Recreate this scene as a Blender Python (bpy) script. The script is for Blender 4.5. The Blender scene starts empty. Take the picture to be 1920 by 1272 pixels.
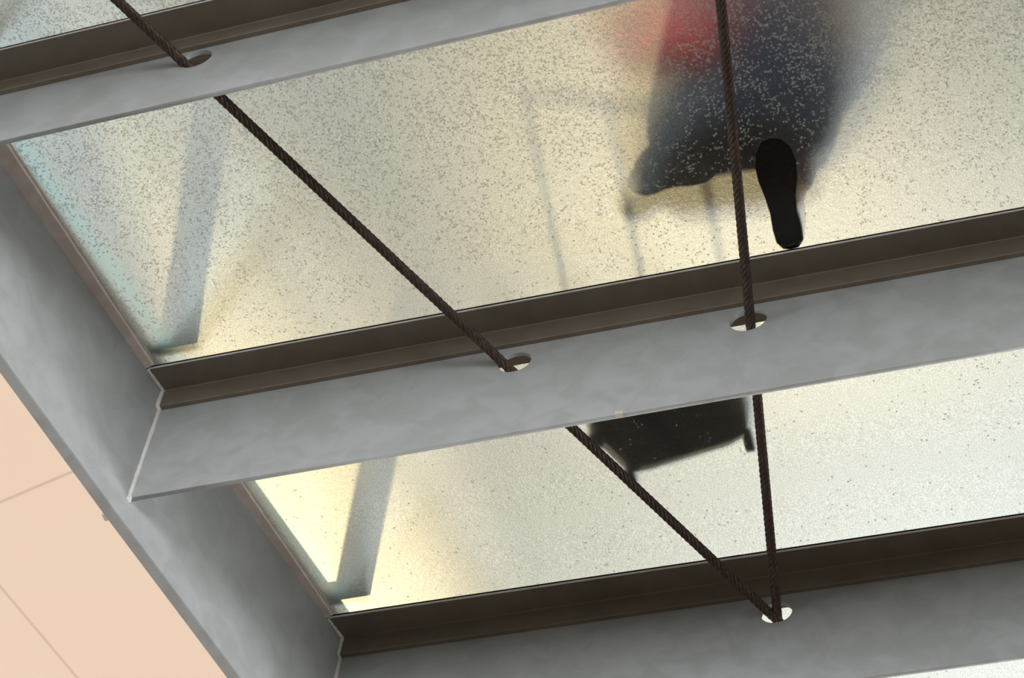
import bpy, bmesh, math, random
from mathutils import Vector, Matrix
random.seed(4)
scene = bpy.context.scene
col = scene.collection
H = 7.7            # height of the deck's underside above the paving

# ------------------------------------------------------------------ camera
cam_d = bpy.data.cameras.new('camera'); cam = bpy.data.objects.new('camera', cam_d); col.objects.link(cam)
cam.location = (2.67655, -3.72515, H - 6.14267)
cam.rotation_euler = (2.55553, -0.10612, 0.27909)
cam_d.sensor_width = 36.0; cam_d.lens = 105.39
cam_d.clip_start = 0.05; cam_d.clip_end = 500
cam_d.dof.use_dof = True; cam_d.dof.focus_distance = 7.35; cam_d.dof.aperture_fstop = 5.0
scene.camera = cam
scene.view_settings.view_transform = 'Standard'
scene.view_settings.look = 'None'
scene.view_settings.gamma = 1.0
scene.view_settings.use_curve_mapping = False
scene.view_settings.exposure = 0.0
try:
    scene.cycles.sample_clamp_indirect = 6.0
    scene.cycles.max_bounces = 10
except Exception:
    pass

# ------------------------------------------------------------------ node helper
class N:
    def __init__(s, tree): s.t = tree
    def n(s, typ, **kw):
        nd = s.t.nodes.new(typ)
        ins = kw.pop('ins', {})
        for k, v in kw.items(): setattr(nd, k, v)
        for k, v in ins.items():
            if hasattr(v, 'is_linked') or isinstance(v, bpy.types.NodeSocket): s.t.links.new(v, nd.inputs[k])
            else: nd.inputs[k].default_value = v
        return nd
    def math(s, op, a, b=0.0, c=None, clamp=False):
        ins = {0: a, 1: b}
        if c is not None: ins[2] = c
        return s.n('ShaderNodeMath', operation=op, use_clamp=clamp, ins=ins).outputs[0]
    def mrange(s, v, a, b, c=0.0, d=1.0, smooth=True):
        return s.n('ShaderNodeMapRange', interpolation_type='SMOOTHSTEP' if smooth else 'LINEAR',
                   ins={'Value': v, 'From Min': a, 'From Max': b, 'To Min': c, 'To Max': d}).outputs[0]
    def mix(s, f, a, b):
        nd = s.n('ShaderNodeMix', data_type='RGBA')
        for sock, v in ((nd.inputs[0], f), (nd.inputs[6], a), (nd.inputs[7], b)):
            if isinstance(v, bpy.types.NodeSocket): s.t.links.new(v, sock)
            else: sock.default_value = v
        return nd.outputs[2]

# ------------------------------------------------------------------ world: hazy bright sky, warm glow patch added apart from the sun, white cloud bank
SUN_DIR = Vector((-0.485, 1.13, 1.0)).normalized()
GLOW_DIR = Vector((-0.175, 0.455, 0.87)).normalized()
world = bpy.data.worlds.new('sky'); scene.world = world; world.use_nodes = True
wt = world.node_tree; wt.nodes.clear(); w = N(wt)
gen = w.n('ShaderNodeTexCoord').outputs['Generated']
def dot_dir(d):
    return w.n('ShaderNodeVectorMath', operation='DOT_PRODUCT', ins={0: gen, 1: tuple(Vector(d).normalized())}).outputs['Value']
sep = w.n('ShaderNodeSeparateXYZ', ins={0: gen})
up = w.mrange(sep.outputs['Z'], -0.05, 0.9)
up = w.mrange(sep.outputs['Z'], -0.02, 0.36)
side = w.math('MULTIPLY', w.mrange(sep.outputs['X'], -.3, .9), w.mrange(sep.outputs['Z'], .0, -.06))  # added boost below the horizon towards +X, brightens the side girder
hor = w.mix(side, (3.2, 3.2, 3.2, 1), (8.2, 8.2, 8.2, 1))
base = w.mix(up, hor, (0.215, 0.193, 0.152, 1))
aur = w.math('POWER', w.mrange(dot_dir(GLOW_DIR), math.cos(math.radians(6.5)), 1.0), 1.7)
c1 = w.mix(w.math('MULTIPLY', aur, 0.9), base, (1.7, 1.32, 0.78, 1))
cl = w.mrange(dot_dir((-0.075, 0.595, 0.80)), math.cos(math.radians(7.0)), math.cos(math.radians(2)))
bl = w.mrange(dot_dir((-0.43, 0.32, 0.84)), math.cos(math.radians(9.5)), math.cos(math.radians(2)))
c1 = w.mix(bl, c1, (1.15, 1.4, 1.6, 1))
cl = w.math('POWER', cl, 1.9)
c2 = w.mix(cl, c1, (4.2, 4.4, 4.6, 1))
bg = w.n('ShaderNodeBackground', ins={'Color': c2, 'Strength': 1.0})
wt.links.new(bg.outputs[0], w.n('ShaderNodeOutputWorld').inputs[0])

sun_d = bpy.data.lights.new('sun', 'SUN'); sun = bpy.data.objects.new('sun', sun_d); col.objects.link(sun)
sun.rotation_euler = SUN_DIR.to_track_quat('Z', 'Y').to_euler()
sun.location = (0, 0, 20)
sun_d.energy = 1.15; sun_d.color = (1.0, 0.77, 0.42); sun_d.angle = math.radians(2.2)

# ------------------------------------------------------------------ mesh helpers
def link(name, me, mat=None, parent=None, smooth=False):
    o = bpy.data.objects.new(name, me); col.objects.link(o)
    if mat is not None:
        for m in (mat if isinstance(mat, (list, tuple)) else [mat]): me.materials.append(m)
    if parent is not None: o.parent = parent
    if smooth:
        for p in me.polygons: p.use_smooth = True
    return o
def bm_obj(name, bm, mat=None, parent=None, smooth=False):
    bmesh.ops.recalc_face_normals(bm, faces=bm.faces)
    me = bpy.data.meshes.new(name); bm.to_mesh(me); bm.free()
    return link(name, me, mat, parent, smooth)
def empty(name, loc=(0, 0, 0)):
    o = bpy.data.objects.new(name, None); col.objects.link(o); o.location = loc; return o
def tag(o, label=None, cat=None, group=None, kind=None):
    if label: o['label'] = label
    if cat: o['category'] = cat
    if group: o['group'] = group
    if kind: o['kind'] = kind
    return o
def quad_prism(bm, bottom, top):
    """solid from two matching loops"""
    a = [bm.verts.new(v) for v in bottom]; b = [bm.verts.new(v) for v in top]; n = len(a)
    bm.faces.new(a); bm.faces.new(b[::-1])
    for i in range(n): bm.faces.new((a[i], a[(i+1) % n], b[(i+1) % n], b[i]))
def bevel_all(bm, w_, seg=2):
    bmesh.ops.recalc_face_normals(bm, faces=bm.faces)
    bmesh.ops.bevel(bm, geom=list(bm.edges), offset=w_, segments=seg, affect='EDGES', profile=0.5)
def extrude_profile(bm, prof, fr, s0, s1, cut0=None, cut1=None):
    """prof: (n, z) loop carried along a beam frame from s0 to s1; cutN gives the s for a given n"""
    a = [fr((cut0(n) if cut0 else s0), n, z) for n, z in prof]
    b = [fr((cut1(n) if cut1 else s1), n, z) for n, z in prof]
    quad_prism(bm, a, b)
def round_prof(pts, r, seg=4, which=None):
    out = []
    n = len(pts)
    for i, p in enumerate(pts):
        if which is not None and i not in which: out.append(p); continue
        p0 = Vector(pts[i-1]); p1 = Vector(p); p2 = Vector(pts[(i+1) % n])
        d0 = (p0-p1).normalized(); d2 = (p2-p1).normalized(); rr = min(r, (p0-p1).length*.45, (p2-p1).length*.45)
        a = p1 + d0*rr; b = p1 + d2*rr
        for k in range(seg+1):
            t = k/seg; q = a*(1-t)**2 + p1*2*t*(1-t) + b*t*t; out.append((q.x, q.y))
    return out

def plate_with_holes(name, outline, holes, thick, to_world, mat, parent):
    """flat plate drawn in (s, z) with round holes, given thickness; to_world maps (s, n, z)"""
    cu = bpy.data.curves.new('plate_outline', 'CURVE'); cu.dimensions = '2D'; cu.fill_mode = 'BOTH'
    cu.extrude = thick/2 - 0.0009; cu.bevel_depth = 0.0009; cu.bevel_resolution = 1; cu.offset = -0.0009
    def spl(pts):
        s = cu.splines.new('POLY'); s.points.add(len(pts)-1); s.use_cyclic_u = True
        for p, q in zip(s.points, pts): p.co = (q[0], q[1], 0, 1)
    spl(outline)
    for hs, hz, r in holes:
        spl([(hs + r*math.cos(2*math.pi*k/72)*random.uniform(.99, 1.0), hz + r*math.sin(2*math.pi*k/72)*random.uniform(.99, 1.0)) for k in range(72)][::-1])
    tmp = bpy.data.objects.new('plate_outline', cu); col.objects.link(tmp)
    dg = bpy.context.evaluated_depsgraph_get(); dg.update()
    me = bpy.data.meshes.new_from_object(tmp.evaluated_get(dg))
    bpy.data.objects.remove(tmp); bpy.data.curves.remove(cu)
    bm = bmesh.new(); bm.from_mesh(me); bpy.data.meshes.remove(me)
    bmesh.ops.remove_doubles(bm, verts=bm.verts, dist=1e-6)
    for v in bm.verts:
        s_, z_, n_ = v.co.x, v.co.y, v.co.z
        v.co = to_world(s_, n_ + thick/2, z_)
    o = bm_obj(name, bm, mat, parent)
    return o

# ------------------------------------------------------------------ materials
def new_mat(name):
    m = bpy.data.materials.new(name); m.use_nodes = True; m.node_tree.nodes.clear(); return m, N(m.node_tree)
def out(nn, sh, disp=None):
    o = nn.n('ShaderNodeOutputMaterial'); nn.t.links.new(sh, o.inputs[0])

def paint_mat(name, c=(0.36, 0.382, 0.385), rough=0.36, specks=True):
    m, n = new_mat(name)
    co = n.n('ShaderNodeTexCoord').outputs['Object']
    big = n.n('ShaderNodeTexNoise', ins={'Vector': co, 'Scale': 2.6, 'Detail': 2.0}).outputs[0]
    med = n.n('ShaderNodeTexNoise', ins={'Vector': co, 'Scale': 13.0, 'Detail': 3.0, 'Distortion': 0.8}).outputs[0]
    fine = n.n('ShaderNodeTexNoise', ins={'Vector': co, 'Scale': 420.0, 'Detail': 2.0}).outputs[0]
    a = (c[0]*.93, c[1]*.93, c[2]*.92, 1); b = (c[0]*1.07, c[1]*1.07, c[2]*1.08, 1)
    cc = n.mix(n.mrange(med, .35, .65), a, b)
    if specks:
        vo = n.n('ShaderNodeTexNoise', ins={'Vector': co, 'Scale': 260.0, 'Detail': 1.0}).outputs[0]
        patch = n.mrange(n.n('ShaderNodeTexNoise', ins={'Vector': co, 'Scale': 6.0, 'Detail': 1.0}).outputs[0], .57, .70)
        sp = n.math('MULTIPLY', n.mrange(vo, .69, .75), patch)
        cc = n.mix(n.math('MULTIPLY', sp, .6), cc, (.12, .09, .07, 1))
    r = n.mrange(med, .3, .7, rough-.05, rough+.07)
    b1 = n.n('ShaderNodeBump', ins={'Strength': .35, 'Distance': .02, 'Height': big}).outputs[0]
    b2 = n.n('ShaderNodeBump', ins={'Strength': .10, 'Distance': .006, 'Height': med, 'Normal': b1}).outputs[0]
    b3 = n.n('ShaderNodeBump', ins={'Strength': .12, 'Distance': .0006, 'Height': fine, 'Normal': b2}).outputs[0]
    p = n.n('ShaderNodeBsdfPrincipled', ins={'Base Color': cc, 'Roughness': r, 'Normal': b3, 'Specular IOR Level': 0.6})
    out(n, p.outputs[0]); return m

M_STEEL = paint_mat('grey_painted_steel')
M_ANGLE = paint_mat('dark_angle_paint', c=(0.17, 0.145, 0.11), rough=.4)
M_WELD = paint_mat('painted_weld', c=(0.68, 0.67, 0.64), rough=.45, specks=False)
M_LEDGE = paint_mat('ledge_paint', c=(0.80, 0.72, 0.66), rough=.45, specks=False)
M_HIGHLIGHT = paint_mat('highlight_white', c=(0.86, 0.86, 0.86), rough=.35, specks=False)

def simple(name, c, rough=.6, spec=.4, metal=0.0, noise=0.0, nscale=30.0, bump=0.0):
    m, n = new_mat(name)
    co = n.n('ShaderNodeTexCoord').outputs['Object']
    nz = n.n('ShaderNodeTexNoise', ins={'Vector': co, 'Scale': nscale, 'Detail': 3.0}).outputs[0]
    cc = n.mix(n.mrange(nz, .3, .7), tuple(x*(1-noise) for x in c)+(1,), tuple(min(1, x*(1+noise)) for x in c)+(1,))
    ins = {'Base Color': cc, 'Roughness': rough, 'Specular IOR Level': spec, 'Metallic': metal}
    if bump:
        ins['Normal'] = n.n('ShaderNodeBump', ins={'Strength': bump, 'Distance': .002, 'Height': nz}).outputs[0]
    out(n, n.n('ShaderNodeBsdfPrincipled', ins=ins).outputs[0]); return m

M_ROPE = simple('rusty_wire_rope', (.075, .052, .040), .5, .5, .35, .35, 90.0, .3)
M_RUBBER = simple('black_rubber', (.008, .008, .008), .8, .2)
M_SILICONE = simple('sealant', (.62, .58, .50), .5, .4, 0, .1, 60.0, .2)
M_TAPE = simple('clear_tape', (.55, .52, .46), .35, .5)
M_NAVY = simple('navy_cloth', (.005, .014, .032), .85, .1, 0, .3, 60.0)
M_DARKT = simple('plum_cloth', (.045, .014, .014), .85, .1, 0, .4, 30.0)
M_RED = simple('red_cloth', (.50, .045, .045), .75, .15, 0, .2, 20.0)
M_SKIN = simple('skin', (.62, .33, .2), .6, .3, 0, .05)
M_HAIR = simple('hair', (.03, .018, .01), .7, .2, 0, .3, 120.0)
M_SHOE = simple('black_leather', (.010, .010, .009), .55, .3, 0, .2, 50.0)
M_SOLE = simple('shoe_sole', (.012, .013, .011), .8, .2, 0, .3, 90.0)
M_BAG = simple('dark_brown_fabric', (.022, .012, .006), .85, .15, 0, .5, 14.0)
M_POST = simple('rail_paint', (.42, .46, .46), .45, .4, 0, .05, 20.0)
M_EYE = simple('eye_white', (.8, .8, .78), .3)
M_LIP = simple('lips', (.45, .13, .11), .5)

def glass_top(name):
    """frosted upper face of a walk-on pane: rough see-through lobe, milky scatter, worn white flecks"""
    m, n = new_mat(name)
    co = n.n('ShaderNodeTexCoord').outputs['Object']
    sep = n.n('ShaderNodeSeparateXYZ', ins={0: co})
    g1 = n.n('ShaderNodeTexNoise', ins={'Vector': co, 'Scale': 300.0, 'Detail': 1.5, 'Roughness': .6}).outputs[0]
    g2 = n.n('ShaderNodeTexNoise', ins={'Vector': co, 'Scale': 70.0, 'Detail': 1.0}).outputs[0]
    b1 = n.n('ShaderNodeBump', ins={'Strength': 1.0, 'Distance': .0007, 'Height': g1}).outputs[0]
    b2 = n.n('ShaderNodeBump', ins={'Strength': .5, 'Distance': .0016, 'Height': g2, 'Normal': b1}).outputs[0]
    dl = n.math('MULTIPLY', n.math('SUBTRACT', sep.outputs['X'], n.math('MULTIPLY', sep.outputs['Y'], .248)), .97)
    teal = n.math('MULTIPLY', n.mrange(dl, .02, .055), n.mrange(dl, .10, .055))  # light reflected off the green edge, painted as a teal band
    grain = n.n('ShaderNodeTexNoise', ins={'Vector': co, 'Scale': 340.0, 'Detail': 1.0}).outputs[0]
    gcol = n.mix(n.mrange(grain, .36, .64), (.70, .725, .68, 1), (1.0, 1.0, .98, 1))
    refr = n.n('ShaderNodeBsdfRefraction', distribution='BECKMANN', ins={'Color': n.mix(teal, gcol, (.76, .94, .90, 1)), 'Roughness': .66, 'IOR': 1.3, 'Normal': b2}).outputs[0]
    tl = n.n('ShaderNodeBsdfTranslucent', ins={'Color': (.80, .84, .74, 1), 'Normal': b1}).outputs[0]
    df = n.n('ShaderNodeBsdfDiffuse', ins={'Color': (.55, .60, .58, 1)}).outputs[0]
    haze = n.n('ShaderNodeMixShader', ins={0: .22, 1: tl, 2: df}).outputs[0]
    milk = n.n('ShaderNodeMixShader', ins={0: n.mrange(g1, .3, .7, .04, .10), 1: refr, 2: haze}).outputs[0]
    # flecks: worn spots, dense where the pane is walked on most
    warp = n.n('ShaderNodeTexNoise', ins={'Vector': co, 'Scale': 260.0, 'Detail': 1.0}).outputs['Color']
    wv = n.n('ShaderNodeVectorMath', operation='MULTIPLY_ADD', ins={0: warp, 1: (.006, .006, 0), 2: co}).outputs[0]
    vo = n.n('ShaderNodeTexVoronoi', feature='F1', ins={'Vector': wv, 'Scale': 165.0, 'Randomness': 1.0})
    rnd = n.n('ShaderNodeSeparateColor', ins={0: vo.outputs['Color']}).outputs[0]
    den = n.n('ShaderNodeTexNoise', ins={'Vector': co, 'Scale': 22.0, 'Detail': 3.0, 'Roughness': .6}).outputs[0]
    wy = n.n('ShaderNodeSeparateXYZ', ins={0: n.n('ShaderNodeNewGeometry').outputs['Position']}).outputs['Y']
    cover = n.math('ADD', n.mrange(wy, -.95, -.10, .66, .10), n.math('MULTIPLY', n.math('SUBTRACT', den, .5), 1.5))
    cover = n.math('MULTIPLY', cover, n.mrange(wy, -.05, .25, 1.0, .25))
    pick = n.math('LESS_THAN', rnd, cover)
    dot = n.mrange(vo.outputs['Distance'], .62, .30)
    fl = n.math('MULTIPLY', pick, dot)
    wt_ = n.n('ShaderNodeBsdfTranslucent', ins={'Color': (.97, .99, 1.0, 1)}).outputs[0]
    wd = n.n('ShaderNodeBsdfDiffuse', ins={'Color': (.93, .97, 1.0, 1)}).outputs[0]
    wm = n.n('ShaderNodeMixShader', ins={0: .55, 1: wt_, 2: wd}).outputs[0]
    res = n.n('ShaderNodeMixShader', ins={0: n.math('MULTIPLY', fl, .70), 1: milk, 2: wm}).outputs[0]
    out(n, res); return m
def glass_body(name):
    m, n = new_mat(name)
    co = n.n('ShaderNodeTexCoord').outputs['Object']
    g1 = n.n('ShaderNodeTexNoise', ins={'Vector': co, 'Scale': 160.0, 'Detail': 1.0}).outputs[0]
    b1 = n.n('ShaderNodeBump', ins={'Strength': .5, 'Distance': .001, 'Height': g1}).outputs[0]
    tr = n.n('ShaderNodeBsdfRefraction', distribution='GGX', ins={'Color': (.97, 1.0, .98, 1), 'Roughness': 0.0, 'IOR': 1.3}).outputs[0]
    gl = n.n('ShaderNodeBsdfGlossy', ins={'Color': (1, 1, 1, 1), 'Roughness': .2, 'Normal': b1}).outputs[0]
    out(n, n.n('ShaderNodeMixShader', ins={0: .03, 1: tr, 2: gl}).outputs[0]); return m
def glass_edge(name):
    m, n = new_mat(name)
    p = n.n('ShaderNodeBsdfPrincipled', ins={'Base Color': (.10, .36, .33, 1), 'Roughness': .25}).outputs[0]
    t = n.n('ShaderNodeBsdfTranslucent', ins={'Color': (.35, .80, .74, 1)}).outputs[0]
    out(n, n.n('ShaderNodeMixShader', ins={0: .6, 1: p, 2: t}).outputs[0]); return m
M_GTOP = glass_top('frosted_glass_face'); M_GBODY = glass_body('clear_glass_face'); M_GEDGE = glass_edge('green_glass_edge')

# ------------------------------------------------------------------ bridge layout
SC = 0.85
PB = {1: Vector((-.21463, -.92473, .00941)), 2: Vector((0, 0, 0)), 3: Vector((.21096, .85, -.01205))}
PSI = {1: -.02115, 2: .00208, 3: .01575}
PB[0] = PB[1] + (PB[1]-PB[2])*.97; PB[4] = PB[3] + (PB[3]-PB[2])*1.0
PSI[0] = -.03; PSI[4] = .02
Wd = {b: .08314*SC*k for b, k in ((0, 1.1), (1, 1.109), (2, 1.0), (3, 1.0), (4, 1.0))}
Vd = {b: .08902*SC*k for b, k in ((0, .74), (1, .742), (2, 1.0), (3, 1.0), (4, 1.0))}
Dp = {b: .52561*SC*k for b, k in ((0, .67), (1, .673), (2, 1.0), (3, 1.0), (4, 1.0))}
TL = .0066; T1 = .0131; T2 = .0125
SIDE_D = .62423*SC; SIDE_T = .0309
LEN = 3.05
def frame(b):
    P = PB[b]; u = Vector((math.cos(PSI[b]), math.sin(PSI[b]), 0)); nrm = Vector((-u.y, u.x, 0))
    return lambda s, n, z: Vector((P.x, P.y, P.z + H)) + u*s + nrm*n + Vector((0, 0, z))
FR = {b: frame(b) for b in PB}
def side_s(b, n):
    """where the side plate's inner face meets beam b at offset n"""
    q0 = PB[b]; q1 = PB[b+1] if (n >= 0 and b < 4) or b == 0 else PB[b-1]
    d = q1-q0; u = Vector((math.cos(PSI[b]), math.sin(PSI[b]), 0)); nr = Vector((-u.y, u.x, 0))
    dn = d.dot(nr); ds = d.dot(u); return ds/dn*n

def s_of(b, pt):
    u = Vector((math.cos(PSI[b]), math.sin(PSI[b]), 0)); d = Vector((pt[0]-PB[b].x, pt[1]-PB[b].y, 0)); return d.dot(u)
# wire ropes: two crossing diagonals through the holes
def on_line(a, b_, y):
    t = (y-a[1])/(b_[1]-a[1]); return tuple(a[i]+(b_[i]-a[i])*t for i in range(3))
ROPE_A = ((.414, -.925, -.112), (1.387, .882, -.172))
ROPE_B = ((1.5345, .016, -.160), (1.397, .882, -.166))
HOLES = {2: [(.9466-0, -.1428, .0417), (1.5282, -.1397, .0456)], 3: [(s_of(3, (1.3946, .8817)), -.1564+.01205, .0406)],
         1: [(s_of(1, (.4352, -.9254)), -.0926-.00941, .040)]}
xb = on_line(*ROPE_B, -.925); HOLES[1].append((s_of(1, xb), xb[2]-.00941, .042))
for b in (0, 4):
    HOLES[b] = []
    yb = PB[b].y
    for R_ in (ROPE_A, ROPE_B):
        q = on_line(*R_, yb)
        HOLES[b].append((s_of(b, q), q[2]-PB[b].z, .042))

BEAM_LABEL = {
 0: 'grey steel cross beam before the bluish upper pane, beyond the brownish shallow beam',
 1: 'shallow brownish-lit steel cross beam with one wire rope passing through its oval hole',
 2: 'deep grey steel cross beam between the two large panes, two ropes through two holes',
 3: 'dark steel cross beam whose single hole takes both converging wire ropes',
 4: 'grey steel cross beam beyond the one where both ropes meet'}
for b in range(5):
    fr = FR[b]; P = fr(0, 0, 0)
    root = empty('cross_beam', P); tag(root, BEAM_LABEL[b], 'beam', 'cross beams under the glass deck')
    loc = (lambda P: (lambda f: (lambda s, n, z: f(s, n, z) - P)))(P)(fr)
    s0 = side_s(b, T1+T2/2)
    cut = lambda n, b=b: side_s(b, n) + .0
    # web plate
    web = plate_with_holes('web_plate', [(s0+.001, -TL), (s0+.001, -Dp[b]), (LEN, -Dp[b]), (LEN, -TL)], HOLES[b], T2,
                           lambda s, n, z: loc(s, T1+n, z), M_STEEL, root)
    # front and back angle
    L_front = [(-Wd[b], 0), (-Wd[b], -TL), (-.001, -TL), (0, -Vd[b]), (T1, -Vd[b]), (T1, 0)]
    rp = round_prof(L_front, .0022, 3, {1, 3, 4}); 
    rp = round_prof([(-Wd[b], -.0), (-Wd[b], -TL), (0, -TL), (0, -Vd[b]), (T1-.0002, -Vd[b]), (T1-.0002, 0)], .003, 3, {0, 1, 2, 3})
    bm = bmesh.new(); extrude_profile(bm, rp, loc, 0, 0, lambda n: side_s(b, n)+.002, lambda n: LEN)
    bm_obj('angle_bracket', bm, M_ANGLE, root)
    o2 = T1*2+T2
    rp2 = [(o2-n+.0002, z) for n, z in rp]
    bm = bmesh.new(); extrude_profile(bm, rp2, loc, 0, 0, lambda n: side_s(b, n)+.002, lambda n: LEN)
    bm_obj('angle_bracket', bm, M_ANGLE, root)
    # pale strip added along the glass-bearing lip, painting in its highlight
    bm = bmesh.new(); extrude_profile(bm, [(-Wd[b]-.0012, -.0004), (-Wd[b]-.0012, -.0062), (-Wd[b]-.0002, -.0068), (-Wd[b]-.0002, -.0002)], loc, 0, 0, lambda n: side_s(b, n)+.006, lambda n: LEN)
    bm_obj('lip_highlight_strip', bm, M_HIGHLIGHT, root)
    # irregular weld beads where the beam meets the side plate
    def bead(name, path, r0, seed):
        rnd = random.Random(seed); bm = bmesh.new(); rings = []
        npt = len(path)
        for i, p in enumerate(path):
            t = (path[min(i+1, npt-1)]-path[max(i-1, 0)]).normalized()
            a = t.cross(Vector((.3, 1, .2))).normalized(); c = t.cross(a)
            r = r0*rnd.uniform(.82, 1.15)
            rings.append([bm.verts.new(p + a*math.cos(k*math.pi/4)*r + c*math.sin(k*math.pi/4)*r) for k in range(8)])
        for i in range(npt-1):
            for k in range(8): bm.faces.new((rings[i][k], rings[i][(k+1) % 8], rings[i+1][(k+1) % 8], rings[i+1][k]))
        bm.faces.new(rings[0]); bm.faces.new(rings[-1][::-1])
        return bm_obj(name, bm, M_WELD, root, True)
    def pts(a, b_, k): return [a.lerp(b_, i/k) for i in range(k+1)]
    bead('weld_bead', pts(loc(side_s(b, -Wd[b])+.002, -Wd[b], -TL-.001), loc(.004, -.002, -TL-.003), 14), .0052, b)
    bead('weld_bead', pts(loc(.003, -.002, -TL-.004), loc(.003, -.002, -Vd[b]), 12) +
         pts(loc(.004, T1-.002, -Vd[b]-.002), loc(side_s(b, T1)+.003, T1-.001, -Dp[b]-.001), 46), .0060, b+20)
    # a blob of weld metal under the corner
    bm = bmesh.new(); bmesh.ops.create_icosphere(bm, subdivisions=3, radius=.0085)
    for v in bm.verts: v.co *= random.uniform(.88, 1.1); v.co += loc(.003, T1+.002, -Dp[b]-.005)
    bm_obj('weld_blob', bm, M_WELD, root, True)

# side plates: welded bay lengths, left and right
def bay_plate(name, A, B, off0, off1, ztop, zbot, mat, parent=None):
    d = (B-A); d.z = 0; d.normalize(); nr = Vector((-d.y, d.x, 0))   # to the outside on the left
    bm = bmesh.new()
    up = Vector((0, 0, 1))
    quad_prism(bm, [A+nr*off0+up*zbot, B+nr*off0+up*zbot, B+nr*off1+up*zbot, A+nr*off1+up*zbot],
                   [A+nr*off0+up*ztop, B+nr*off0+up*ztop, B+nr*off1+up*ztop, A+nr*off1+up*ztop])
    bevel_all(bm, .0015, 2)
    return bm_obj(name, bm, mat, parent)
Z = Vector((0, 0, H))
gl = empty('edge_girder', PB[1]+Z); tag(gl, 'long grey steel side girder beside the peach panelled soffit, carrying the beam ends', 'girder')
ends = {b: (PB[b]+Z - gl.location) for b in range(5)}
def ext(A, B, k): return A + (A-B).normalized()*k
A0 = ext(ends[0], ends[1], .8); A4 = ext(ends[4], ends[3], .8)
chain = [A0, ends[1], ends[2], ends[3], A4]
# one continuous mitred plate, slightly kinked at the beams
def chain_offset(ch, off):
    res = []
    for i, p in enumerate(ch):
        ds = []
        if i > 0: ds.append((ch[i]-ch[i-1]).normalized())
        if i < len(ch)-1: ds.append((ch[i+1]-ch[i]).normalized())
        d = sum(ds, Vector())/len(ds); d.z = 0; d.normalize(); res.append(p + Vector((-d.y, d.x, 0))*off)
    return res
bm = bmesh.new()
ci = chain_offset(chain, 0); co_ = chain_offset(chain, SIDE_T)
rows = []
for a, b_ in zip(ci, co_):
    rows.append([bm.verts.new(a+Vector((0, 0, -SIDE_D))), bm.verts.new(b_+Vector((0, 0, -SIDE_D))), bm.verts.new(b_+Vector((0, 0, .10))), bm.verts.new(a+Vector((0, 0, .10)))])
for r0, r1 in zip(rows, rows[1:]):
    for k in range(4): bm.faces.new((r0[k], r0[(k+1) % 4], r1[(k+1) % 4], r1[k]))
bm.faces.new(rows[0]); bm.faces.new(rows[-1][::-1])
bmesh.ops.recalc_face_normals(bm, faces=bm.faces)
bmesh.ops.bevel(bm, geom=[e for e in bm.edges if len(e.link_faces) == 2 and e.calc_face_angle() > .5], offset=.0016, segments=2, affect='EDGES')
bm_obj('girder_plate', bm, M_STEEL, gl)
# little backing lug on the outer face at the joint
for b in (2, 3):
    bm = bmesh.new(); p = co_[b]
    quad_prism(bm, [p+Vector(v) for v in ((-.013, -.012, -SIDE_D+.004), (.006, -.012, -SIDE_D+.004), (.006, .010, -SIDE_D+.004), (-.013, .010, -SIDE_D+.004))],
                   [p+Vector(v) for v in ((-.013, -.012, -SIDE_D+.018), (.006, -.012, -SIDE_D+.018), (.006, .010, -SIDE_D+.018), (-.013, .010, -SIDE_D+.018))])
    bevel_all(bm, .003, 2); bm_obj('weld_stub', bm, M_WELD, gl)
# glass ledge welded to the girder, one tapering bar per bay, and its bead of sealant
LEDGE = {0: (.040, .024), 1: (.050, .0215), 2: (.040, .0200), 3: (.035, .022)}
for b in range(4):
    a = ends[b].copy(); c = ends[b+1].copy(); d = (c-a).normalized(); L = (c-a).length; nr = Vector((d.y, -d.x, 0)).normalized()
    w0, w1 = LEDGE[b]
    t0, t1 = .05, L - Wd[b+1] - .006
    def q(t, off, z): return a + d*t + nr*off + Vector((0, 0, z))
    def wid(t): return w0 + (w1-w0)*t/L
    bm = bmesh.new(); n_ = 24; rows = []
    for i in range(n_+1):
        t = t0+(t1-t0)*i/n_; w_ = wid(t) + random.uniform(-.0006, .0006)
        rows.append([bm.verts.new(q(t, -.002, -.008)), bm.verts.new(q(t, w_-.003, -.008)), bm.verts.new(q(t, w_, -.005)), bm.verts.new(q(t, w_, .003)), bm.verts.new(q(t, -.002, .003))])
    for r0, r1 in zip(rows, rows[1:]):
        for k in range(5): bm.faces.new((r0[k], r0[(k+1) % 5], r1[(k+1) % 5], r1[k]))
    bm.faces.new(rows[0]); bm.faces.new(rows[-1][::-1])
    bm_obj('glass_ledge', bm, M_LEDGE, gl)
    bm = bmesh.new(); rings = []
    for i in range(61):
        t = t0+(t1-t0)*i/60; r = .0030*random.uniform(.75, 1.25); c0 = q(t, wid(t)+.0015+random.uniform(-.0005, .0005), .0015)
        rings.append([bm.verts.new(c0+nr*math.cos(k*math.pi/3)*r+Vector((0, 0, math.sin(k*math.pi/3)*r))) for k in range(6)])
    for r0, r1 in zip(rings, rings[1:]):
        for k in range(6): bm.faces.new((r0[k], r0[(k+1) % 6], r1[(k+1) % 6], r1[k]))
    bm.faces.new(rings[0]); bm.faces.new(rings[-1][::-1])
    bm_obj('sealant_bead', bm, M_SILICONE, gl, True)

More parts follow.
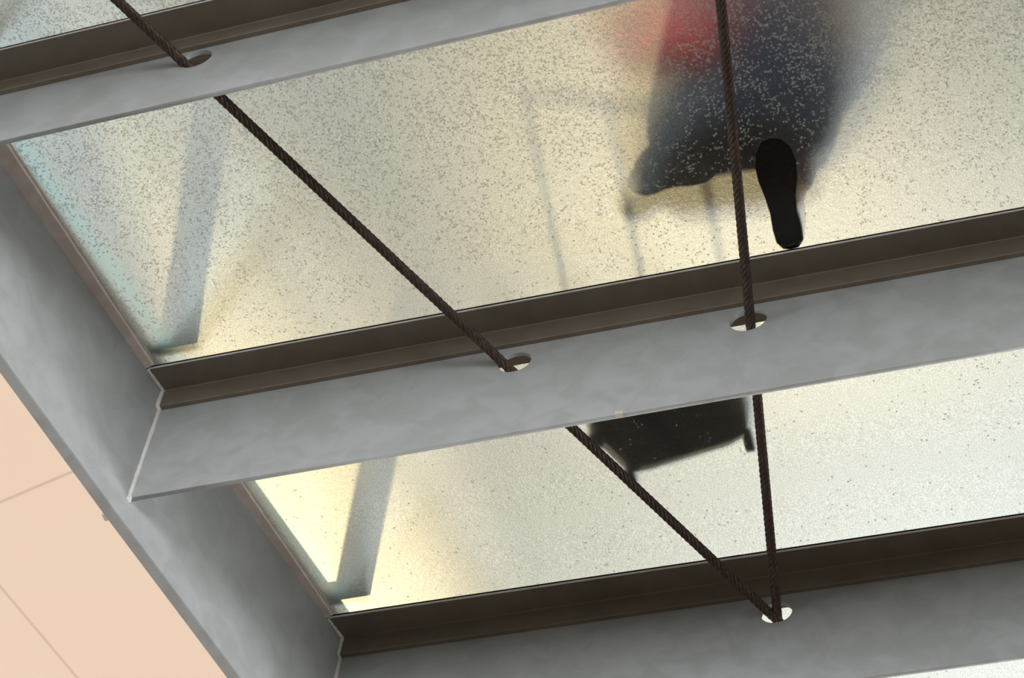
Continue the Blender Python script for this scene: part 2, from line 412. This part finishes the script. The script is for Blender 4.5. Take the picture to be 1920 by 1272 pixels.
# far side girder (outside the frame, closes the beams' other ends)
g2 = empty('edge_girder', PB[1]+Z+Vector((LEN, 0, 0))); tag(g2, 'grey steel side girder closing the other ends of the cross beams', 'girder')
ch2 = [FR[b](LEN+.002, 0, 0)-g2.location for b in range(5)]
ch2[0] = ext(ch2[0], ch2[1], .8); ch2[4] = ext(ch2[4], ch2[3], .8)
bm = bmesh.new(); i2 = chain_offset(ch2, 0); o2_ = chain_offset(ch2, -SIDE_T); rows = []
for a, b_ in zip(i2, o2_):
    rows.append([bm.verts.new(a+Vector((0, 0, -SIDE_D))), bm.verts.new(b_+Vector((0, 0, -SIDE_D))), bm.verts.new(b_+Vector((0, 0, .10))), bm.verts.new(a+Vector((0, 0, .10)))])
for r0, r1 in zip(rows, rows[1:]):
    for k in range(4): bm.faces.new((r0[k], r0[(k+1) % 4], r1[(k+1) % 4], r1[k]))
bm.faces.new(rows[0]); bm.faces.new(rows[-1][::-1])
bm_obj('girder_plate', bm, M_STEEL, g2)

# ------------------------------------------------------------------ glass panes
PANE_LABEL = {0: 'bluish white frosted glass pane above the shallow brownish beam',
              1: 'large fleck-marked frosted glass pane on which the person stands',
              2: 'frosted glass pane turning bright white, with the dark trolley standing on it',
              3: 'bright frosted glass pane glimpsed through the hole where both ropes meet'}
GZ0, GT = .0068, .020
for b in range(4):
    fa, fb = FR[b], FR[b+1]; nmid = T1+T2/2
    def corner(f, bb, n, left):
        if left: return f(side_s(bb, n)+.004, n, GZ0)
        return f(LEN-.004, n, GZ0)
    A = corner(fa, b, nmid+.004, True); B = corner(fb, b+1, nmid-.004, True); C_ = corner(fb, b+1, nmid-.004, False); D_ = corner(fa, b, nmid+.004, False)
    org = Vector((0, (fa(0, 0, 0).y*.5+fb(0, 0, 0).y*.5), H)) if False else Vector(A)
    root = empty('glass_pane', A); tag(root, PANE_LABEL[b], 'glass pane', 'frosted glass deck panes')
    org = A.copy(); up_ = Vector((0, 0, GT))
    bm = bmesh.new()
    lo = [bm.verts.new(p-org) for p in (A, B, C_, D_)]; hi = [bm.verts.new(p-org+up_) for p in (A, B, C_, D_)]
    f = bm.faces.new(lo[::-1] if False else lo); f.material_index = 1
    f = bm.faces.new(hi[::-1]); f.material_index = 0
    for i in range(4):
        f = bm.faces.new((lo[i], hi[i], hi[(i+1) % 4], lo[(i+1) % 4])); f.material_index = 2
    bmesh.ops.recalc_face_normals(bm, faces=bm.faces)
    me = bpy.data.meshes.new('glass_sheet'); bm.to_mesh(me); bm.free()
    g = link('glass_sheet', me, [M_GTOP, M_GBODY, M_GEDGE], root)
    # rubber setting strips on both angles
    for f_, bb, n0, n1 in ((fb, b+1, -Wd[b+1]-.0010, -Wd[b+1]+.02), (fa, b, T1*2+T2+Wd[b]+.0010, T1*2+T2+Wd[b]-.02)):
        bm = bmesh.new(); z0, z1 = .0002, GZ0-.0002
        quad_prism(bm, [f_(side_s(bb, n0)+.006, n0, z0)-org, f_(LEN-.01, n0, z0)-org, f_(LEN-.01, n1, z0)-org, f_(side_s(bb, n1)+.006, n1, z0)-org],
                       [f_(side_s(bb, n0)+.006, n0, z1)-org, f_(LEN-.01, n0, z1)-org, f_(LEN-.01, n1, z1)-org, f_(side_s(bb, n1)+.006, n1, z1)-org])
        bm_obj('rubber_strip', bm, M_RUBBER, root)

# ------------------------------------------------------------------ wire ropes
def wire_rope(name, p0, p1, label):
    p0 = Vector(p0)+Z; p1 = Vector(p1)+Z
    ax = (p1-p0).normalized(); L = (p1-p0).length
    u = ax.cross(Vector((0, 0, 1))).normalized(); v = ax.cross(u)
    pitch = .098; seg = int(L/pitch*14); ns = 6; rh = .0076; rs = .0050
    root = tag(empty(name, p0), label, 'cable', 'wire ropes bracing the deck')
    for k in range(ns):
        bm = bmesh.new(); rings = []
        for i in range(seg+1):
            t = L*i/seg; a = 2*math.pi*(t/pitch + k/ns)
            rad = u*math.cos(a)+v*math.sin(a); tan = (ax + (v*math.cos(a)-u*math.sin(a))*(2*math.pi*rh/pitch)).normalized()
            c = ax*t + rad*rh; bi = tan.cross(rad)
            rings.append([bm.verts.new(c + rad*math.cos(j*math.pi/4)*rs + bi*math.sin(j*math.pi/4)*rs) for j in range(8)])
        for r0, r1 in zip(rings, rings[1:]):
            for j in range(8): bm.faces.new((r0[j], r0[(j+1) % 8], r1[(j+1) % 8], r1[j]))
        bm.faces.new(rings[0]); bm.faces.new(rings[-1][::-1])
        bm_obj('strand', bm, M_ROPE, root, True)
    return root
wire_rope('wire_rope', on_line(*ROPE_A, PB[0].y-.4), on_line(*ROPE_A, PB[4].y+.3), 'brown twisted wire rope running diagonally through three beams from the side girder end')
wire_rope('wire_rope', on_line(*ROPE_B, PB[0].y-.4), on_line(*ROPE_B, PB[4].y+.3), 'brown twisted wire rope passing nearly upright in front of the person')

# scrap of clear tape stuck on the beam edge
tp = FR[2](1.232, T1, -Dp[2])
bm = bmesh.new(); k = 12
for i in range(k):
    xa, xb = -.0095+.019*i/k, -.0095+.019*(i+1)/k
    def top_(x): return .010 + .006*abs(x/.0095)**2.2 + random.uniform(-.0006, .0006)
    ta, tb = top_(xa), top_(xb)
    quad_prism(bm, [(xa, -.0003, -.0008), (xb, -.0003, -.0008), (xb, -.0009, -.0008), (xa, -.0009, -.0008)], [(xa, -.0003, ta), (xb, -.0003, tb), (xb, -.0009, tb), (xa, -.0009, ta)])
quad_prism(bm, [(-.0095, -.0009, -.0012), (.0095, -.0009, -.0012), (.0085, .0118, -.0012), (-.0085, .0118, -.0012)], [(-.0095, -.0009, -.0004), (.0095, -.0009, -.0004), (.0085, .0118, -.0004), (-.0085, .0118, -.0004)])
tape = bm_obj('tape_scrap', bm, M_TAPE, None); tape.location = tp
tag(tape, 'small torn scrap of clear tape stuck on the lower edge of the deep beam', 'tape')

# ------------------------------------------------------------------ railing on the left girder
def handrail_post(b, label):
    p = PB[b]+Z
    base = p + Vector((.062 if b != 3 else .045, -.075, .060))
    root = tag(empty('railing_post', base), label, 'railing post', 'railing posts above the side girder')
    bm = bmesh.new()
    h = .895; lean = Vector((.055, 0, h))
    for (x0, x1, y0, y1) in ((-.05, .05, -.009, .009),):
        lo = [Vector((x0, y0, 0)), Vector((x1, y0, 0)), Vector((x1, y1, 0)), Vector((x0, y1, 0))]
        hi = [q*.9+lean for q in lo]; quad_prism(bm, lo, hi)
    bevel_all(bm, .003, 2); bm_obj('post_blade', bm, M_POST, root)
    bm = bmesh.new(); xg = -p.x*0
    quad_prism(bm, [Vector(v) for v in ((-.115, -.012, .012), (-.045, -.012, .012), (-.045, .012, .012), (-.115, .012, .012))],
                   [Vector(v) for v in ((-.115, -.012, .042), (-.045, -.012, .042), (-.045, .012, .042), (-.115, .012, .042))])
    bevel_all(bm, .002, 1); bm_obj('fixing_arm', bm, M_POST, root)
    return base + lean
tops = [handrail_post(1, 'pale flat railing post blurred above the frosted pane, out past the shallow beam'),
        handrail_post(2, 'pale flat railing post blurred behind the large pane beside the side girder'),
        handrail_post(3, 'pale flat railing post blurred behind the lower pane beside the side girder')]
rl = tag(empty('handrail', tops[1]), 'long pale handrail resting on the leaning railing posts', 'handrail')
bm = bmesh.new(); a = ext(tops[0], tops[1], .9)-tops[1]; c = ext(tops[2], tops[1], .9)-tops[1]; mid = [a, tops[0]-tops[1], Vector(), tops[2]-tops[1], c]
rings = []
for i, p in enumerate(mid):
    d = (mid[min(i+1, 4)]-mid[max(i-1, 0)]).normalized(); sidev = Vector((d.y, -d.x, 0)).normalized()
    rings.append([bm.verts.new(p+sidev*math.cos(j*math.pi/6)*.024+Vector((0, 0, .022+math.sin(j*math.pi/6)*.024))) for j in range(12)])
for r0, r1 in zip(rings, rings[1:]):
    for j in range(12): bm.faces.new((r0[j], r0[(j+1) % 12], r1[(j+1) % 12], r1[j]))
bm.faces.new(rings[0]); bm.faces.new(rings[-1][::-1])
bm_obj('rail_tube', bm, M_POST, rl, True)
GTOP = H + GZ0 + GT + .0004

# ------------------------------------------------------------------ skinned figures
def skin_mesh(name, verts, edges, radii, mat, parent, subdiv=2, root=0, post=None):
    me = bpy.data.meshes.new(name); me.from_pydata([tuple(v) for v in verts], edges, [])
    o = bpy.data.objects.new(name, me); col.objects.link(o)
    sk = o.modifiers.new('skin', 'SKIN'); sk.use_smooth_shade = True
    lay = me.skin_vertices[0].data
    for i, r in enumerate(radii):
        lay[i].radius = (r, r) if not isinstance(r, tuple) else r
    lay[root].use_root = True
    sb = o.modifiers.new('sub', 'SUBSURF'); sb.levels = subdiv; sb.render_levels = subdiv
    dg = bpy.context.evaluated_depsgraph_get(); dg.update()
    m2 = bpy.data.meshes.new_from_object(o.evaluated_get(dg))
    bpy.data.objects.remove(o); bpy.data.meshes.remove(me)
    m2.name = name
    return link(name, m2, mat, parent, True)
class Sk:
    def __init__(s): s.v = []; s.e = []; s.r = []
    def add(s, p, r, to=None):
        s.v.append(Vector(p)); s.r.append(r)
        if to is not None: s.e.append((to, len(s.v)-1))
        return len(s.v)-1
    def chain(s, pts_, to=None):
        for p, r in pts_: to = s.add(p, r, to)
        return to

# person: origin on the glass between the feet, walking towards -Y
PX, PY = 1.60, -.16
person = tag(empty('person', (PX, PY, GTOP)), 'person in dark coat with red at the side walking on the glass, seen from below', 'person')
def loft(name, rings, mat, parent, closed=True, noise=0.0):
    bm = bmesh.new(); rr = []
    for ring in rings: rr.append([bm.verts.new(p + Vector((random.uniform(-noise, noise), random.uniform(-noise, noise), 0))) for p in ring])
    n = len(rr[0])
    for a, b_ in zip(rr, rr[1:]):
        for k_ in range(n): bm.faces.new((a[k_], a[(k_+1) % n], b_[(k_+1) % n], b_[k_]))
    if closed: bm.faces.new(rr[0][::-1]); bm.faces.new(rr[-1])
    return bm_obj(name, bm, mat, parent, True)
def ell(cx, cy, z, rx, ry, n=28, fold=0.0, nf=7, ph=0.0):
    return [Vector((cx + (rx*(1+fold*math.sin(nf*a+ph)))*math.cos(a), cy + (ry*(1+fold*math.sin(nf*a+ph)))*math.sin(a), z)) for a in (2*math.pi*k_/n for k_ in range(n))]

# body as one skinned surface (hips, torso, neck, legs, arms, hands with fingers)
sk = Sk()
pel = sk.add((0, 0, .92), (.15, .11))
bel = sk.add((-.01, -.01, 1.06), (.135, .10), pel)
che = sk.add((-.015, -.03, 1.25), (.155, .105), bel)
sho = sk.add((-.02, -.04, 1.39), (.12, .085), che)
nec = sk.add((-.02, -.055, 1.475), (.052, .052), sho)
nk2 = sk.add((-.022, -.07, 1.53), (.05, .052), nec)
# right leg planted (x > 0), left leg trailing and lifted (x < 0)
hr = sk.add((.09, 0, .86), .088, pel); kr = sk.add((.075, -.03, .48), .058, hr); cr_ = sk.add((.068, -.0, .30), .052, kr); ar = sk.add((.062, .03, .10), .037, cr_)
sk.add((.065, -.02, .055), .036, ar)
hl = sk.add((-.09, 0, .86), .088, pel); kl = sk.add((-.12, -.11, .52), .058, hl); cl_ = sk.add((-.16, -.05, .38), .052, kl); al = sk.add((-.22, .03, .24), .037, cl_)
sk.add((-.24, -.01, .19), .036, al)
def arm(sx, pts_):
    i = sk.add((-.02+sx*.155, -.04, 1.375), .06, sho); return sk.chain(pts_, i)
wr = arm(1, [((.20, -.0, 1.22), .048), ((.235, .04, 1.08), .040), ((.225, -.03, .96), .034), ((.215, -.09, .86), .026)])
wl = arm(-1, [((-.235, -.03, 1.22), .048), ((-.285, -.06, 1.08), .040), ((-.265, -.16, .98), .034), ((-.235, -.235, .89), .026)])
def hand(w_i, base, dirv, spread, thumb):
    pm = sk.add(base + dirv*.045, (.030, .018), w_i); pm2 = sk.add(base + dirv*.085, (.036, .016), pm)
    for f_, (o_, l_) in enumerate(((-.030, .062), (-.010, .075), (.010, .070), (.029, .055))):
        p = base + dirv*.10 + spread*o_; d_ = dirv
        a_ = sk.add(p, .0092, pm2); curl = Vector((thumb.x*.4, -.2, 0))
        b_ = sk.add(p+d_*l_*.5+curl*.008, .0086, a_); sk.add(p+d_*l_*.95+curl*.03, .0075, b_)
    t1_ = sk.add(base+dirv*.05+thumb*.035, .011, pm); sk.add(base+dirv*.085+thumb*.05, .009, t1_)
hand(wr, Vector((.215, -.09, .86)), Vector((-.05, -.25, -.96)).normalized(), Vector((0, 1, -.2)).normalized(), Vector((-.5, -.8, 0)).normalized())
hand(wl, Vector((-.235, -.235, .89)), Vector((.05, -.15, -.98)).normalized(), Vector((0, 1, -.2)).normalized(), Vector((.5, -.8, 0)).normalized())
skin_mesh('body', sk.v, sk.e, sk.r, M_SKIN, person, 2, pel)

# head
def head(parent):
    bm = bmesh.new(); bmesh.ops.create_uvsphere(bm, u_segments=40, v_segments=28, radius=1.0)
    c = Vector((-.022, -.085, 1.63))
    for v in bm.verts:
        x, y, z = v.co
        wx = .076*(1-.22*max(0, -z)**1.5); wy = .098; wz = .118
        p = Vector((x*wx, y*wy, z*wz))
        if y < 0:   # face side towards -Y
            g = lambda x0, z0, sx, sz, a_: a_*math.exp(-((p.x-x0)/sx)**2-((p.z-z0)/sz)**2)
            p.y -= g(0, -.018, .013, .026, .026) + g(0, -.085, .022, .018, .008)
            p.y += g(.03, .012, .014, .012, .009) + g(-.03, .012, .014, .012, .009)
            p.y -= g(0, .038, .05, .01, .004)
        v.co = p + c
    o = bm_obj('head', bm, M_SKIN, parent, True)
    for sx in (-1, 1):
        bm = bmesh.new(); bmesh.ops.create_uvsphere(bm, u_segments=16, v_segments=10, radius=.0125)
        for v in bm.verts: v.co += c + Vector((sx*.030, -.078, .010))
        bm_obj('eye', bm, M_EYE, o, True)
        bm = bmesh.new(); bmesh.ops.create_uvsphere(bm, u_segments=16, v_segments=12, radius=1)
        for v in bm.verts: v.co = c + Vector((sx*.077+v.co.x*.008, .005+v.co.y*.018, -.005+v.co.z*.032))
        bm_obj('ear', bm, M_SKIN, o, True)
    bm = bmesh.new(); bmesh.ops.create_uvsphere(bm, u_segments=16, v_segments=8, radius=1)
    for v in bm.verts: v.co = c + Vector((v.co.x*.024, -.086+v.co.y*.012, -.052+v.co.z*.008))
    bm_obj('mouth', bm, M_LIP, o, True)
    bm = bmesh.new(); bmesh.ops.create_uvsphere(bm, u_segments=36, v_segments=24, radius=1)
    for v in bm.verts:
        x, y, z = v.co; s_ = 1.0
        p = Vector((x*.087, y*.108+.012, z*.128+.012))
        if y < -.15 and z < .45: p = Vector((p.x*.9, max(p.y, -.03), p.z))
        if z < -.3: p.z *= 1.35
        v.co = p + c
    bm_obj('hair', bm, M_HAIR, parent, True)
head(person)

# trousers follow both legs down to the ankles
tk = Sk(); t0 = tk.add((0, 0, .93), (.165, .125))
tk.chain([((.095, 0, .84), .105), ((.078, -.03, .50), .078), ((.072, .0, .30), .074), ((.064, .025, .115), .066)], t0)
tk.chain([((-.095, 0, .84), .105), ((-.125, -.11, .53), .078), ((-.165, -.05, .38), .074), ((-.225, .03, .245), .064)], t0)
skin_mesh('trousers', tk.v, tk.e, tk.r, M_DARKT, person, 2, t0)
# long coat, open at the front, hem about the calf
rings = []
for z, rx, ry, cx, cy, fo in ((.20, .215, .13, -.085, -.03, .07), (.26, .245, .15, -.065, -.03, .06), (.50, .272, .175, -.035, -.02, .045), (.70, .27, .175, -.01, -.01, .03), (.90, .25, .16, .0, 0, .015), (1.05, .19, .13, -.012, -.01, .0), (1.25, .195, .135, -.017, -.03, 0), (1.37, .185, .12, -.02, -.04, 0), (1.44, .10, .085, -.02, -.05, 0), (1.47, .068, .068, -.02, -.055, 0)):
    rings.append(ell(cx, cy, z, rx, ry, 36, fo, 6, .7))
coat = loft('coat', rings, M_NAVY, person, closed=False)
so = coat.modifiers.new('thick', 'SOLIDIFY'); so.thickness = .006
for sx, ptsa in ((1, [((.135, -.04, 1.37), .075), ((.205, 0, 1.22), .062), ((.238, .04, 1.08), .054), ((.227, -.03, .96), .047), ((.218, -.08, .88), .044)]),
                 (-1, [((-.175, -.04, 1.37), .075), ((-.238, -.03, 1.22), .062), ((-.288, -.06, 1.08), .054), ((-.267, -.16, .98), .047), ((-.240, -.225, .91), .044)])):
    a_ = Sk(); a_.chain(ptsa); skin_mesh('sleeve', a_.v, a_.e, a_.r, M_NAVY if sx > 0 else M_RED, person, 2, 0)

# shoes: sole outline, upper
def shoe(parent, M):
    out_l = [(0, -.150), (.022, -.146), (.041, -.125), (.049, -.09), (.046, -.045), (.034, .0), (.030, .04), (.034, .085), (.032, .118), (.018, .136), (0, .140),
             (-.018, .136), (-.031, .118), (-.034, .085), (-.033, .04), (-.038, .0), (-.046, -.045), (-.047, -.085), (-.040, -.118), (-.022, -.144)]
    bm = bmesh.new(); rows = []
    for z, k_ in ((0, .93), (.004, 1.0), (.018, 1.0), (.022, .96)):
        rows.append([bm.verts.new(M @ Vector((x*k_, y*(.97 if k_ < 1 else 1), z + (.012 if y < -.11 and False else 0)))) for x, y in out_l])
    n = len(out_l)
    for a, b_ in zip(rows, rows[1:]):
        for k_ in range(n): bm.faces.new((a[k_], a[(k_+1) % n], b_[(k_+1) % n], b_[k_]))
    bm.faces.new(rows[0][::-1]); bm.faces.new(rows[-1])
    sole = bm_obj('sole', bm, M_SOLE, parent, False)
    bm = bmesh.new(); rows = []
    for z, k_, yb in ((.022, .95, 0), (.04, .95, .004), (.055, .85, .02), (.072, .70, .045), (.095, .62, .062), (.125, .6, .066)):
        rows.append([bm.verts.new(M @ Vector((x*k_, yb + (y-.0)*(k_ if z < .05 else k_*(.9 if z < .06 else .62 if z < .08 else .5)) , z - (.0 if y > -.08 else (z-.022)*.35)))) for x, y in out_l])
    for a, b_ in zip(rows, rows[1:]):
        for k_ in range(n): bm.faces.new((a[k_], a[(k_+1) % n], b_[(k_+1) % n], b_[k_]))
    bm.faces.new(rows[0][::-1]); bm.faces.new(rows[-1])
    bm_obj('shoe_upper', bm, M_SHOE, sole, True)
R_ = Matrix.Translation((.055, -.045, .0005)) @ Matrix.Rotation(math.radians(4), 4, 'Z') @ Matrix.Diagonal((1.04, 1.08, 1, 1))
shoe(person, R_)
L_ = Matrix.Translation((-.235, -.06, .085)) @ Matrix.Rotation(math.radians(62), 4, 'Z') @ Matrix.Rotation(math.radians(18), 4, 'X')
shoe(person, L_)

# red bag hanging from the left hand
bag = tag(empty('shoulder_bag', (PX-.215, PY-.265, GTOP+.60)), 'red soft bag held low beside the dark coat', 'bag')
rings = []
for z, k_ in ((-.17, .55), (-.165, .8), (-.12, 1.0), (-.02, 1.02), (.06, .85), (.085, .6)):
    rings.append([Vector((math.copysign(abs(math.cos(a))**.6, math.cos(a))*.125*k_, math.copysign(abs(math.sin(a))**.6, math.sin(a))*.055*k_, z)) for a in (2*math.pi*i/28 for i in range(28))])
loft('bag_body', rings, M_RED, bag)
bm = bmesh.new(); rings_ = []
for i in range(17):
    a = math.pi*i/16; c = Vector((.055*math.cos(a), 0, .07+.09*math.sin(a)))
    rings_.append([bm.verts.new(c+Vector((math.cos(a)*math.cos(j*math.pi/3), math.sin(j*math.pi/3), math.sin(a)*math.cos(j*math.pi/3)))*.006) for j in range(6)])
for r0, r1 in zip(rings_, rings_[1:]):
    for j in range(6): bm.faces.new((r0[j], r0[(j+1) % 6], r1[(j+1) % 6], r1[j]))
bm_obj('bag_handle', bm, M_RED, bag, True)

# ------------------------------------------------------------------ dark trolley on the lower pane
TX, TY = 1.22, .36
tr = tag(empty('trolley', (TX, TY, GTOP)), 'bulky dark brown trolley bag on small wheels standing on the lower frosted pane', 'trolley')
# footprint corners follow what touches the glass
fc = [Vector((-.205, .045, 0)), Vector((-.135, .185, 0)), Vector((.205, .135, 0)), Vector((.17, -.10, 0)), Vector((-.20, -.08, 0))]
rings = []
cen = sum(fc, Vector())/5
def ring_at(z, k_):
    pts_ = []
    for i in range(5):
        a, b_ = fc[i], fc[(i+1) % 5]
        for j in range(6):
            p = a.lerp(b_, j/6); p = cen + (p-cen)*k_; pts_.append(Vector((p.x, p.y, z)))
    # round corners a little
    for _ in range(1):
        pts_ = [(pts_[i-1]+pts_[i]*2+pts_[(i+1) % len(pts_)])/4 for i in range(len(pts_))]
    return pts_
for z, k_ in ((.035, .75), (.03, .93), (.06, 1.0), (.14, 1.02), (.22, .98), (.28, .86), (.30, .6)): rings.append(ring_at(z, k_))
loft('bag_body', rings, M_BAG, tr)
def wheel(c, r=.03, w_=.022):
    bm = bmesh.new(); bmesh.ops.create_cone(bm, cap_ends=True, segments=28, radius1=r, radius2=r, depth=w_)
    bmesh.ops.rotate(bm, verts=bm.verts, matrix=Matrix.Rotation(math.pi/2, 3, 'Y'))
    bmesh.ops.translate(bm, verts=bm.verts, vec=c + Vector((0, 0, r)))
    bevel_all(bm, .003, 2); bm_obj('wheel', bm, M_RUBBER, tr)
for c in (fc[0]+Vector((.012, .01, 0)), fc[1]+Vector((.005, -.005, 0)), fc[2]+Vector((-.015, -.006, 0)), fc[3]): wheel(c)
def rod(name, p0, p1, r, mat, parent, bulge=0):
    bm = bmesh.new(); d = (p1-p0).normalized(); a = d.cross(Vector((0, 1, .2))).normalized(); b_ = d.cross(a); rr = []
    for t in (0, .5, 1):
        c = p0.lerp(p1, t); rr.append([bm.verts.new(c+a*math.cos(j*math.pi/6)*r+b_*math.sin(j*math.pi/6)*r) for j in range(12)])
    for r0, r1 in zip(rr, rr[1:]):
        for j in range(12): bm.faces.new((r0[j], r0[(j+1) % 12], r1[(j+1) % 12], r1[j]))
    bm.faces.new(rr[0]); bm.faces.new(rr[-1][::-1]); return bm_obj(name, bm, mat, parent, True)
for x0, hgt in ((-.25, .80), (-.06, .76), (.14, .68)):
    rod('frame_rod', Vector((x0, .0, .20)), Vector((x0-.30*(hgt-.2)-.04, -.06, hgt)), .0085, M_RUBBER, tr)
rod('push_handle', Vector((-.48, -.06, .815)), Vector((-.03, -.06, .685)), .010, M_RUBBER, tr)

# ------------------------------------------------------------------ surroundings
def slab(name, pts2, z0, z1, mat):
    bm = bmesh.new(); quad_prism(bm, [Vector((x, y, z0)) for x, y in pts2], [Vector((x, y, z1)) for x, y in pts2])
    o = bm_obj(name, bm, mat, None); o['kind'] = 'structure'; return o
def panel_mat(name, c):
    m, n = new_mat(name)
    co = n.n('ShaderNodeTexCoord').outputs['Object']
    sep = n.n('ShaderNodeSeparateXYZ', ins={0: co}); x, y = sep.outputs['X'], sep.outputs['Y']
    def joint(a, b_, c0, period, width):
        d = n.math('ADD', n.math('ADD', n.math('MULTIPLY', x, a), n.math('MULTIPLY', y, b_)), -c0)
        f = n.math('PINGPONG', d, period/2)
        return n.mrange(f, width, width*.4)
    ja, jb = JOINTS
    j = n.math('MAXIMUM', joint(*ja, .0065), joint(*jb, .0065))
    nz = n.n('ShaderNodeTexNoise', ins={'Vector': co, 'Scale': .8, 'Detail': 2.0}).outputs[0]
    cc = n.mix(n.mrange(nz, .3, .7), (c[0]*.97, c[1]*.96, c[2]*.95, 1), (*c, 1))
    cc = n.mix(n.math('MULTIPLY', j, .5), cc, (c[0]*.5, c[1]*.42, c[2]*.38, 1))
    out(n, n.n('ShaderNodeBsdfPrincipled', ins={'Base Color': cc, 'Roughness': .7, 'Specular IOR Level': .2}).outputs[0]); return m
def line_of(p, q, period):
    d = (Vector(q)-Vector(p)).normalized(); nr = Vector((-d.y, d.x)); return (nr.x, nr.y, nr.dot(Vector(p)), period)
CJ = [(-1.6, 1.545), (-1.301, 1.473), (-1.738, 1.896), (-1.611, 2.349)]
JOINTS = (line_of(CJ[0], CJ[1], 1.9), line_of(CJ[2], CJ[3], 1.25))
M_PANEL = panel_mat('peach_panels', (.84, .66, .52))
slab('ceiling_or_shade_slab', [(-4.2, .9), (-.96, .9), (-.96, 1.2), (-.96, 4.8), (-4.2, 4.8)], H+2.0, H+2.2, M_PANEL)
M_SHADE_SLAB = simple('shade_slab_tone', (.62, .58, .48), .8, .1)
M_GROUND = simple('pale_paving', (.46, .43, .41), .85, .2, 0, .08, 3.0)
M_DARK_PATCH = simple('dark_bounce_patch', (.14, .066, .062), .9, .2, 0, .2, 8.0)
slab('ground', [(-18, -18), (20, -18), (20, 18), (-18, 18)], -.2, 0, M_GROUND)

def over(pts2, h):
    """outline at height h whose shadow edge falls on the given deck points"""
    return [(x + SUN_DIR.x/SUN_DIR.z*h, y + SUN_DIR.y/SUN_DIR.z*h) for x, y in pts2]
HC = 9.0
o = slab('ceiling_or_shade_slab', over([(.17,-.62),(.36,-.45),(.50,-.10),(.62,.60),(1.60,.80),(2.4,1.6),(1.9,3.2),(.75,3.2),(.55,1.0)][:0] + [(.30,-1.8),(.36,-.45),(.50,-.10),(.50,.35),(.46,.9),(.5,2.2),(3.2,2.2),(3.2,.45),(1.15,.30),(1.0,.0),(.90,-1.8)], HC), H+HC, H+HC+.15, M_SHADE_SLAB)  # unseen slab added, outlined to keep sun off the middle of the panes

slab('ceiling_or_shade_slab', over([(2.02,-1.8),(1.93,-.50),(2.25,-.18),(3.2,-.0),(3.2,-1.8)], HC), H+HC, H+HC+.15, M_SHADE_SLAB)  # second unseen slab, added to shade the right end of the person's pane

slab('floor', [(-2.0, -7.5), (5.0, -7.5), (5.0, 5.0), (-.5, 5.0)], 0.0, .02, M_DARK_PATCH)  # unseen dark patch added to dim the light bounced up under the bridge


M_SHADE_BLOCK = simple('shade_block_dark', (.085, .07, .058), .85, .2, 0, .3, 6.0)
slab('shade_block_right', [(3.95, -3.0), (12, -3.0), (12, -.4), (3.95, -.4)], 0, 7.1, M_SHADE_BLOCK)  # unseen block added to darken the right halves of the beams
